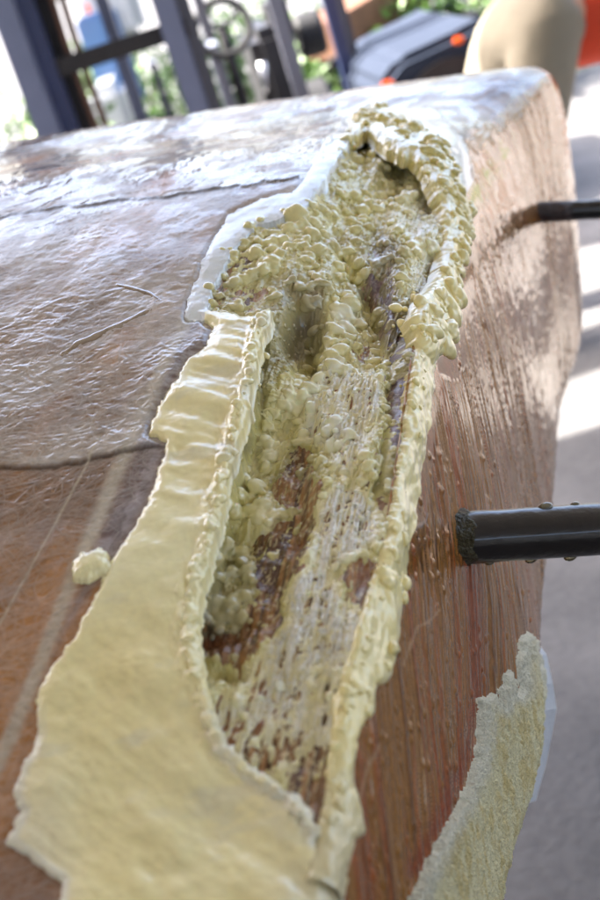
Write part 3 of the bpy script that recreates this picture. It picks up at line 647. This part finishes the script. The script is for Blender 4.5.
def drop(x, th, sx, root, p=p, r=r):
    global drop_me
    if drop_me is None:
        bm = bmesh.new(); bmesh.ops.create_uvsphere(bm, u_segments=20, v_segments=12, radius=1)
        for f in bm.faces: f.smooth = True
        drop_me = bpy.data.meshes.new('resin_drop'); bm.to_mesh(drop_me); bm.free(); drop_me.materials.append(M_DROP)
    o = link('resin_drop', drop_me, root)
    c = p+rdir*x+(e1*math.cos(th)+e2*math.sin(th))*r*.97
    o.matrix_world = Matrix.Translation(Vector(to_world(c))) @ Matrix.Rotation(0, 4, 'Z') @ Matrix.Diagonal((sx*1.3, sx, sx*.8, 1))
for x, th, sx in ((.045, -.15, .0034), (.062, -.05, .0022), (.058, 3.15, .0030), (.036, 3.1, .0028), (.012, 3.3, .0022), (.075, .9, .003), (.10, -.3, .0022), (.024, 1.3, .0024), (.03, 1.7, .0032), (.034, 1.5, .003), (.10, 1.25, .004), (.13, 3.1, .003)):
    drop(x, th, sx, r1)
rod(541, 212, 20, 'thinner dark rod farther along the hull side', .30, 'black_rod')

# ---- white sheet caught under the lower edge ------------------------------
M_SHEET = pmat('white_backing_sheet', (.72, .74, .78), .6, 0, .05, 30, .1)
bm = bmesh.new(); grid = []
za, zb = .82, .80
edge = [(534, 640), (545, 655), (551, 683), (555, 708), (550, 735), (544, 765), (534, 800)]
for k, (u, v) in enumerate(edge):
    row = []
    for t in np.linspace(0, 1, 6): row.append(bm.verts.new(at(u*t+(500)*(1-t), v+(1-t)*10, .90+.006*math.sin(k+t*3)-(1-t)*.06)))
    grid.append(row)
for a, b in zip(grid[:-1], grid[1:]):
    for i in range(5): bm.faces.new((a[i], a[i+1], b[i+1], b[i]))
me = bpy.data.meshes.new('backing_sheet'); bm.to_mesh(me); bm.free(); o = link('backing_sheet', me, hull, M_SHEET)
o.modifiers.new('thick', 'SOLIDIFY').thickness = .0015

# ------------------------------------------------------------------ ground and roof
def box(name, lo, hi, mat, parent=None, bev=0, rot=None, org=None):
    bm = bmesh.new(); bmesh.ops.create_cube(bm, size=1)
    c = (Vector(lo)+Vector(hi))/2; s = Vector(hi)-Vector(lo)
    for v in bm.verts: v.co = Vector((v.co.x*s.x, v.co.y*s.y, v.co.z*s.z))+c
    if bev: bmesh.ops.bevel(bm, geom=bm.edges[:], offset=bev, segments=2, affect='EDGES')
    me = bpy.data.meshes.new(name); bm.to_mesh(me); bm.free(); o = link(name, me, parent, mat)
    return o
m, t, b = newmat('worn_concrete'); N = t.nodes
tc = N.new('ShaderNodeTexCoord'); n1_ = N.new('ShaderNodeTexNoise'); n1_.inputs['Scale'].default_value = 2.5; n1_.inputs['Detail'].default_value = 9; n1_.inputs['Roughness'].default_value = .65
n2_ = N.new('ShaderNodeTexNoise'); n2_.inputs['Scale'].default_value = 60; n2_.inputs['Detail'].default_value = 6
t.links.new(tc.outputs['Object'], n1_.inputs[0]); t.links.new(tc.outputs['Object'], n2_.inputs[0])
cr = N.new('ShaderNodeValToRGB'); cr.color_ramp.elements[0].position = .3; cr.color_ramp.elements[0].color = (.085, .082, .083, 1); cr.color_ramp.elements[1].position = .72; cr.color_ramp.elements[1].color = (.20, .195, .195, 1)
mx = N.new('ShaderNodeMath'); mx.operation = 'MULTIPLY_ADD'; mx.inputs[1].default_value = .3
t.links.new(n2_.outputs[0], mx.inputs[0]); t.links.new(n1_.outputs[0], mx.inputs[2]); 
sb = N.new('ShaderNodeMath'); sb.operation = 'SUBTRACT'; sb.inputs[1].default_value = .15; t.links.new(mx.outputs[0], sb.inputs[0])
t.links.new(sb.outputs[0], cr.inputs[0]); t.links.new(cr.outputs[0], b.inputs['Base Color']); b.inputs['Roughness'].default_value = .7
bp = N.new('ShaderNodeBump'); bp.inputs['Strength'].default_value = .3; bp.inputs['Distance'].default_value = .01; t.links.new(n2_.outputs[0], bp.inputs['Height']); t.links.new(bp.outputs[0], b.inputs['Normal'])
M_CONC = m
bm = bmesh.new(); bmesh.ops.create_grid(bm, x_segments=40, y_segments=40, size=600); me = bpy.data.meshes.new('ground'); bm.to_mesh(me); bm.free()
ground = link('ground', me, None, M_CONC); tag(ground, 'pale worn concrete yard floor, sunlit beyond the shade', None, None, 'structure')
M_ROOF = pmat('weathered_roof_boards', (.66, .62, .55), .6, 0, .1, 4, .1)
sh = (3.4/math.tan(SUN_EL))
dx, dy = sh*math.sin(SUN_AZ), sh*math.cos(SUN_AZ)
EDGE = at(600, 425, 1)-Vector(CAM); EDGE = Vector(CAM)+EDGE*(-CAM_H/EDGE.z)
y1 = EDGE.y+dy
print('shade edge on ground', EDGE, 'roof edge y', y1)
rf = box('shelter_roof', (-9, -9, 3.4), (9, y1, 3.5), M_ROOF); tag(rf, 'open shelter roof over the hull', None, None, 'structure')
wl = box('light_shaping_wall', (-9, -3.1, 0), (9, -3, 1.5), M_ROOF); tag(wl, 'unseen rear wall added to shape the light', None, None, 'structure')  # out of view, added to make the light less flat and deepen reflections
wl = box('light_shaping_wall', (-3.6, -2.995, 0), (-3.5, 1.6, 3.395), M_ROOF); tag(wl, 'unseen side wall added to shape the light', None, None, 'structure')  # out of view, added so light comes from ahead and the right
box('added_shade_strip', (-9, y1+.34, 3.4), (9, y1+.62, 3.5), M_ROOF, rf)  # unseen slat, placed and sized to stripe the ground with shade

# ------------------------------------------------------------------ things in the yard behind (all out of focus)
def py(u, v, Y):                   # where the line of sight through a picture point meets the plane y = Y
    d = np.asarray(at(u, v, 1))-CAM; return Vector(CAM+d*(Y/d[1]))
M_STEELBLUE = pmat('blue_grey_paint', lin(98, 106, 132), .35, .1, .12, 8, .05)
M_NAVY = pmat('navy_paint', lin(50, 60, 96), .35, .1, .12, 8, .05)
M_DARK = pmat('black_grease', lin(30, 28, 32), .5, 0, .3, 20, .1)
M_PALE = pmat('pale_grey_paint', lin(112, 114, 126), .4, 0, .06, 8, .05)
M_GREY = pmat('mid_grey_paint', lin(78, 80, 90), .4, 0, .1, 8, .05)
M_RUBBER = pmat('black_rubber', (.02, .02, .022), .7, 0, .2, 30, .2)
M_WHITE = pmat('white_car_paint', (.50, .51, .53), .3, 0, .03, 8, 0, coat=.5)
M_GLASS = pmat('blue_windscreen', lin(92, 122, 164), .08, 0, .15, 3, 0)
M_ORANGE = pmat('orange_lamp_lens', lin(240, 110, 40), .3, 0, .05, 8, 0)
M_HOSE = pmat('brown_hydraulic_hose', lin(92, 66, 52), .5, 0, .3, 20, .1)
M_CHROME = pmat('steel_lever', (.7, .7, .72), .2, .9, .05, 8, 0)
def bar(name, a, b, wx, wy, mat, parent=None, bev=.006):     # a beam of rectangular section from a to b
    a, b = Vector(a), Vector(b); d = b-a; L_ = d.length; z = d.normalized()
    x = Vector((1, 0, 0)); x = (x-z*x.dot(z)); x = x.normalized() if x.length > .2 else (Vector((0, 0, 1))-z*z.z).normalized(); y = z.cross(x)
    bm = bmesh.new(); bmesh.ops.create_cube(bm, size=1)
    for q in bm.verts: q.co = a+d*.5+x*q.co.x*wx+y*q.co.y*wy+z*q.co.z*L_
    if bev: bmesh.ops.bevel(bm, geom=bm.edges[:], offset=bev, segments=2, affect='EDGES')
    me = bpy.data.meshes.new(name); bm.to_mesh(me); bm.free(); return link(name, me, parent, mat)
def post(name, u, v, Y, wx, wy, mat, parent, z0=0., z1=2.1):
    p_ = py(u, v, Y); return bar(name, (p_.x, Y, z0), (p_.x, Y, z1), wx, wy, mat, parent)
def wheel(name, c, R_, wd, parent, axis='x'):
    bm = bmesh.new(); prof = [(R_*.55, -wd/2), (R_*.9, -wd/2), (R_, -wd*.35), (R_, wd*.35), (R_*.9, wd/2), (R_*.55, wd/2)]; rings = []
    for k in range(32):
        a = 2*math.pi*k/32; ring = []
        for r_, x in prof:
            co = (x, r_*math.cos(a), r_*math.sin(a)) if axis == 'x' else (r_*math.cos(a), x, r_*math.sin(a)); ring.append(bm.verts.new(Vector(c)+Vector(co)))
        rings.append(ring)
    for k in range(32):
        for i in range(len(prof)): bm.faces.new((rings[k][i], rings[k][(i+1) % 6], rings[(k+1) % 32][(i+1) % 6], rings[(k+1) % 32][i]))
    bmesh.ops.recalc_face_normals(bm, faces=bm.faces); me = bpy.data.meshes.new(name); bm.to_mesh(me); bm.free(); t_ = link(name, me, parent, M_RUBBER)
    bm = bmesh.new(); bmesh.ops.create_cone(bm, cap_ends=True, segments=24, radius1=R_*.56, radius2=R_*.45, depth=wd*.7)
    rot = Matrix.Rotation(math.pi/2, 4, 'Y' if axis == 'x' else 'X')
    for q in bm.verts: q.co = rot @ q.co+Vector(c)
    me = bpy.data.meshes.new('rim'); bm.to_mesh(me); bm.free(); link('rim', me, t_, M_GREY); return t_
def empty(name, loc, **k):
    e = bpy.data.objects.new(name, None); C.objects.link(e); tag(e, **k); return e   # parts carry world coordinates

# forklift, its mast towards the camera
Y = 4.6
fk = empty('forklift', (0, 0, 0), label='blue-grey forklift with raised mast rails and steering wheel, behind the hull', cat='forklift')
post('mast_rail', 24, 60, Y, .085, .16, M_STEELBLUE, fk, .1, 2.3); post('mast_rail', 44, 60, Y+.06, .07, .12, M_NAVY, fk, .1, 2.3)
post('inner_rail', 62, 60, Y+.16, .075, .1, M_DARK, fk, .1, 2.3)
for dx in (0, .035):
    p_ = py(74, 60, Y+.05); tube('hydraulic_hose', [(p_.x+dx+.01*math.sin(z*5), Y+.05, z) for z in np.linspace(.2, 2.1, 14)], [.013]*14, 10, M_HOSE, fk)
post('inner_rail', 122, 60, Y+.2, .045, .1, M_STEELBLUE, fk, .1, 2.3)
post('mast_rail', 182, 60, Y, .078, .16, M_STEELBLUE, fk, .1, 2.3); post('mast_rail', 200, 60, Y+.1, .05, .1, M_GREY, fk, .1, 2.3)
a, b_ = py(30, 78, Y-.02), py(186, 28, Y-.02); zc = (a.z+b_.z)/2
bar('crossbar', (a.x, Y+.05, zc), (b_.x, Y+.05, zc), .05, .06, M_DARK, fk)
bar('crossbar', (a.x, Y+.02, zc+.28), (b_.x, Y+.02, zc+.28), .06, .06, M_NAVY, fk)
bar('carriage_plate', (a.x, Y-.02, .28), (b_.x, Y-.02, .28), .12, .05, M_DARK, fk)
for u in (60, 165):
    p_ = py(u, 60, Y-.1); bar('fork', (p_.x, Y-.1, .06), (p_.x, Y-1.0, .05), .1, .04, M_DARK, fk); bar('fork', (p_.x, Y-.08, .04), (p_.x, Y-.08, .5), .1, .04, M_DARK, fk)
def panel(name, c0, c1, Y0, Y1, mat, parent, bev=.02):    # a body panel filling the box between two picture points
    p0, p1 = py(*c0, Y0), py(*c1, Y0); return box(name, (min(p0.x, p1.x), Y0, min(p0.z, p1.z)), (max(p0.x, p1.x), Y1, max(p0.z, p1.z)), mat, parent, bev)
panel('front_cowl', (150, 64), (186, 160), Y+.35, Y+.6, M_GREY, fk)
panel('dash_panel', (214, 46), (246, 150), Y+.5, Y+.9, M_PALE, fk); panel('side_panel', (190, 52), (206, 140), Y+.3, Y+.45, M_PALE, fk)
panel('lamp_housing', (192, -20), (212, 40), Y+.25, Y+.4, M_PALE, fk)
panel('engine_hood', (246, 34), (318, 140), Y+.9, Y+1.7, M_DARK, fk, .05); panel('seat', (262, -5), (300, 44), Y+1.0, Y+1.3, M_DARK, fk, .04)
p_ = py(222, 28, Y+.45)
bm = bmesh.new(); n = 40; R_ = .105; rings = []
tilt = Matrix.Rotation(math.radians(68), 4, 'X') @ Matrix.Rotation(math.radians(0), 4, 'Z')
for k in range(n):
    a = 2*math.pi*k/n; ring = []
    for j in range(8):
        t_ = 2*math.pi*j/8; rr = R_+.016*math.cos(t_); ring.append(bm.verts.new(p_+tilt @ Vector((rr*math.cos(a), rr*math.sin(a), .016*math.sin(t_)))))
    rings.append(ring)
for k in range(n):
    for j in range(8): bm.faces.new((rings[k][j], rings[(k+1) % n][j], rings[(k+1) % n][(j+1) % 8], rings[k][(j+1) % 8]))
me = bpy.data.meshes.new('steering_wheel'); bm.to_mesh(me); bm.free(); sw = link('steering_wheel', me, fk, M_RUBBER)
for a in (0, 2.1, 4.2): tube('spoke', [p_, p_+tilt @ Vector((R_*math.cos(a+.5), R_*math.sin(a+.5), 0))], [.008, .008], 8, M_DARK, sw)
tube('steering_column', [p_, p_+Vector((0, .2, -.45))], [.02, .025], 10, M_DARK, fk)
tube('lever', [py(266, 92, Y+.8), py(262, 62, Y+.8)], [.012, .018], 10, M_CHROME, fk)
post('guard_pillar', 286, 40, Y+.75, .06, .05, M_PALE, fk, .4, 2.1); 
post('guard_pillar', 339, 40, Y+.8, .05, .07, M_NAVY, fk, .4, 2.1); post('guard_pillar', 350, 40, Y+.86, .035, .05, M_GREY, fk, .4, 2.1)  # grey second bar colours in the navy pillar's lit right side
wheel('front_wheel', py(310, 34, Y+1.35), .10, .12, fk); 
for u, YY in ((40, Y+.5), (205, Y+.5), (330, Y+1.8)):
    p_ = py(u, 150, YY); wheel('wheel', (p_.x, YY, .24), .24, .16, fk)

# white van with a blue windscreen behind the mast
Y = 7.2
car = empty('white_van', (0, 0, 0), label='white van with blue windscreen, seen between the forklift mast rails', cat='van')
panel('roof', (62, -40), (150, 34), Y+.4, Y+3, M_WHITE, car, .06); panel('windscreen', (74, 20), (146, 100), Y+.35, Y+.42, M_GLASS, car, .02)
panel('hood', (84, 92), (160, 190), Y-.3, Y+.36, M_WHITE, car, .06); panel('roof_lamp', (84, 4), (92, 14), Y+.25, Y+.3, M_ORANGE, car, .01)
p_ = py(146, 100, Y); q_ = py(84, 100, Y)
for x in (p_.x, q_.x): wheel('wheel', (x, Y+.1, .2), .2, .15, car)

# dark car with open wheel arch on the right
Y = 4.6
dc = empty('dark_car', (0, 0, 0), label='low dark vehicle with curved wheel arch and orange lamps, left of the person', cat='vehicle')
M_CAR = pmat('grey_blue_car_paint', (.035, .045, .07), .9, .0, .05, 4, 0, spec=.1); M_BLK = pmat('black_car_trim', (.015, .015, .018), .4, 0, .1, 9, 0)
def cpt(u, v, Y0=Y): return py(u, v, Y0)
h0, h1 = cpt(372, 66), cpt(600, -12); hz_ = (h0.z+h1.z)/2+.02; x0, x1 = h0.x, h0.x+1.7
bm = bmesh.new(); prof = [(0, .12), (0, hz_-.10), (.10, hz_-.03), (.35, hz_), (.44, hz_+.02), (.48, hz_-.05), (.49, .12)]
n_ = len(prof); vs0 = [bm.verts.new((x0+a, Y, z)) for a, z in prof]; vs1 = [bm.verts.new((x0+a, Y+1.1, z)) for a, z in prof]
for i in range(n_): bm.faces.new((vs0[i], vs0[(i+1) % n_], vs1[(i+1) % n_], vs1[i]))
bm.faces.new(vs0[::-1]); bm.faces.new(vs1); bmesh.ops.recalc_face_normals(bm, faces=bm.faces); bmesh.ops.bevel(bm, geom=bm.edges[:], offset=.03, segments=3, affect='EDGES')
me = bpy.data.meshes.new('body'); bm.to_mesh(me); bm.free(); link('body', me, dc, M_CAR)
for xx in (.26,):
    bm = bmesh.new(); bmesh.ops.create_cone(bm, cap_ends=True, segments=36, radius1=.21, radius2=.21, depth=.03)
    for q in bm.verts: q.co = Matrix.Rotation(math.pi/2, 4, 'X') @ q.co+Vector((x0+xx, Y-.005, hz_-.29))
    me = bpy.data.meshes.new('wheel_arch'); bm.to_mesh(me); bm.free(); link('wheel_arch', me, dc, M_BLK); wheel('wheel', (x0+xx, Y-.03, .20), .20, .16, dc, 'y')
box('indicator', (x0+.01, Y-.03, hz_-.14), (x0+.06, Y, hz_-.09), M_ORANGE, dc, .008); box('indicator', (x0+.30, Y-.03, hz_-.045), (x0+.34, Y, hz_-.02), M_ORANGE, dc, .008)

# brown timber and greenery beyond
Y = 6.6
tb = bar('timber_beam', (py(318, 40, Y).x, Y, .62), (py(470, 0, Y).x, Y+.6, .74), .22, .2, pmat('brown_timber', lin(120, 84, 62), .7, 0, .25, 12, .3), None, .01)
tag(tb, 'thick brown timber lying behind the forklift pillars', 'timber beam')
tr = empty('trestle', (0, 0, 0), label='dark low trestle carrying the brown timber', cat='trestle')
for x in (py(330, 40, Y).x, py(450, 0, Y).x+.1):
    for s_ in (-1, 1): bar('leg', (x+s_*.18, Y+.3+s_*.2, 0), (x, Y+.3, .5), .05, .05, M_DARK, tr)
    bar('crossbar', (x-.02, Y-.15, .51), (x+.02, Y+.8, .55), .05, .05, M_DARK, tr)
M_LEAF = pmat('green_leaves', (.07, .15, .02), .5, 0, .6, 3, 0)
M_GRASS = pmat('yard_grass', (.045, .075, .02), .8, 0, .5, 6, .3)
def shrub(c, R_, label):
    o = empty('shrub', (0, 0, 0), label=label, cat='shrub', group='shrubs behind the timber'); bm = bmesh.new()
    for k in range(1500):
        a, e, rr = random.uniform(0, 6.28), math.asin(random.uniform(-.3, 1)), R_*random.uniform(.5, 1)**.6*(1+.25*math.sin(k))
        p_ = Vector(c)+Vector((rr*math.cos(a)*math.cos(e), rr*math.sin(a)*math.cos(e), rr*math.sin(e)+R_*.4)); s_ = random.uniform(.02, .045)
        r_ = Matrix.Rotation(random.uniform(0, 6.28), 3, Vector((random.random()-.5, random.random()-.5, random.random()-.5)).normalized())
        bm.faces.new([bm.verts.new(p_+r_ @ Vector(q)) for q in ((-s_, 0, 0), (0, -s_*.5, 0), (s_, 0, 0), (0, s_*.5, .004))])
    me = bpy.data.meshes.new('foliage'); bm.to_mesh(me); bm.free(); link('foliage', me, o, M_LEAF)
    for k in range(4): tube('stem', [Vector(c), Vector(c)+Vector((random.uniform(-.5, .5)*R_, random.uniform(-.5, .5)*R_, R_*.9))], [.015, .006], 6, M_HOSE, o)
for (u, Y_, R_), lb in zip(((318, 7.0, .42), (375, 6.9, .5), (425, 7.0, .55), (478, 7.3, .6), (8, 6.0, .50), (22, 7.6, .55), (60, 9.0, .6), (110, 9.8, .6), (235, 9.0, .6), (262, 8.2, .55)), ('leafy green shrub right of the forklift wheel', 'leafy green shrub behind the brown timber', 'leafy green shrub above the dark vehicle', 'leafy green shrub nearest the person', 'olive shrub at the far left beyond the mast', 'leafy shrub behind the left mast rail', 'leafy shrub between the mast rail and the van', 'leafy shrub directly behind the van', 'leafy shrub seen through the steering wheel', 'leafy shrub behind the forklift seat')):
    p_ = py(u, 40, Y_); shrub((p_.x, Y_, 0), R_, lb)
bm = bmesh.new(); bmesh.ops.create_grid(bm, x_segments=8, y_segments=8, size=1)
x0_ = py(300, 40, 8).x
for q in bm.verts: q.co = Vector((x0_+2.2+q.co.x*2.4, 9.4+q.co.y*2.3, .004))
me = bpy.data.meshes.new('grass_verge'); bm.to_mesh(me); bm.free(); gv = link('grass_verge', me, None, M_GRASS); tag(gv, 'green grass verge behind the dark vehicle', kind='structure')

# person squatting in khaki trousers and an orange vest
Y = 3.35
pr = empty('person', (0, 0, 0), label='person bent forward in khaki trousers and orange and yellow vest', cat='person')
hip = py(517, 32, Y); HX = Vector((1, .12, 0)).normalized(); HYv = Vector((-.12, 1, 0)).normalized()
def L3(a, b, c): return hip+HX*a+HYv*b+Vector((0, 0, c))
def skinobj(name, pts, edges, rad, mat, parent, sub=2, root=0):
    me = bpy.data.meshes.new(name); me.from_pydata([tuple(p) for p in pts], edges, []); o = link(name, me, parent, mat)
    sk = o.modifiers.new('skin', 'SKIN'); sk.use_smooth_shade = True
    for i, r_ in enumerate(rad): me.skin_vertices[0].data[i].radius = (r_, r_) if not isinstance(r_, tuple) else r_
    me.skin_vertices[0].data[root].use_root = True
    o.modifiers.new('sub', 'SUBSURF').levels = sub; o.modifiers['sub'].render_levels = sub
    return o
M_SKINP = pmat('skin', lin(198, 148, 118), .5, 0, .05, 40, .05, Subsurface_Weight=.1)
M_KHAKI = pmat('khaki_trousers', lin(142, 134, 118), .85, 0, .15, 9, 1.0, bscale=9)
M_ORV = pmat('orange_vest', lin(215, 66, 30), .7, 0, .08, 14, .4, bscale=30); M_YEL = pmat('yellow_vest_band', lin(180, 148, 50), .6, 0, .06, 14, .2)
gz = hip.z
body = [L3(0, 0, 0), L3(.18, 0, .0), L3(.42, 0, -.06), L3(.54, .0, -.06), L3(.64, 0, -.09), L3(.70, 0, -.12),
        L3(.40, -.19, -.08), L3(.50, -.23, -.32), L3(.66, -.20, -.42), L3(.40, .19, -.08), L3(.50, .23, -.32), L3(.66, .2, -.42),
        L3(.03, -.11, -.03), L3(-.12, -.16, -.32), L3(-.42, -.14, -gz+.09), L3(.0, .11, -.03), L3(-.12, .16, -.32), L3(-.42, .14, -gz+.09),
        L3(-.50, -.15, -gz+.06), L3(-.50, .15, -gz+.06)]
skinobj('body', body, [(0, 1), (1, 2), (2, 3), (3, 4), (4, 5), (2, 6), (6, 7), (7, 8), (2, 9), (9, 10), (10, 11), (0, 12), (12, 13), (13, 14), (14, 18), (0, 15), (15, 16), (16, 17), (17, 19)],
        [.11, .10, .12, .055, .085, .07, .06, .045, .032, .06, .045, .032, .085, .06, .042, .085, .06, .042, .038, .038], M_SKINP, pr)
skinobj('trousers', [L3(-.02, 0, 0), L3(.10, 0, .02), body[12], body[13], L3(-.36, -.14, -gz+.12), body[15], body[16], L3(-.36, .14, -gz+.12)], [(0, 1), (0, 2), (2, 3), (3, 4), (0, 5), (5, 6), (6, 7)],
        [(.135, .14), (.125, .13), .105, .085, .07, .105, .085, .07], M_KHAKI, pr)
vest = skinobj('vest', [L3(.05, 0, .0), L3(.20, 0, -.02), L3(.42, 0, -.06), body[6], body[9]], [(0, 1), (1, 2), (2, 3), (2, 4)], [.14, .14, .15, .08, .08], M_ORV, pr)
skinobj('reflective_band', [L3(.17, 0, -.01), L3(.23, 0, -.03)], [(0, 1)], [.152, .152], M_YEL, vest, 1)
skinobj('hair', [L3(.64, 0, -.06), L3(.68, 0, -.08)], [(0, 1)], [.09, .075], M_DARK, pr, 2)
for s_ in (-1, 1):
    skinobj('boot', [L3(-.43, s_*.15, -gz+.10), L3(-.50, s_*.15, -gz+.06), L3(-.56, s_*.15, -gz+.04)], [(0, 1), (1, 2)], [.06, .05, .04], M_DARK, pr, 2)
    for k, (dx, dl) in enumerate(((-.025, .075), (-.008, .085), (.01, .08), (.026, .065))):
        w_ = body[8] if s_ < 0 else body[11]
        tube('finger', [w_+HX*(.01)+HYv*dx, w_+HX*.05+HYv*dx*1.2+Vector((0, 0, -.05)), w_+HX*.04+HYv*dx*1.2+Vector((0, 0, -.05-dl*.5))], [.010, .009, .007], 8, M_SKINP, pr)
    tube('thumb', [w_+HYv*(-s_*.02), w_+HX*.04+HYv*(s_*-.05)+Vector((0, 0, -.03))], [.011, .009], 8, M_SKINP, pr)
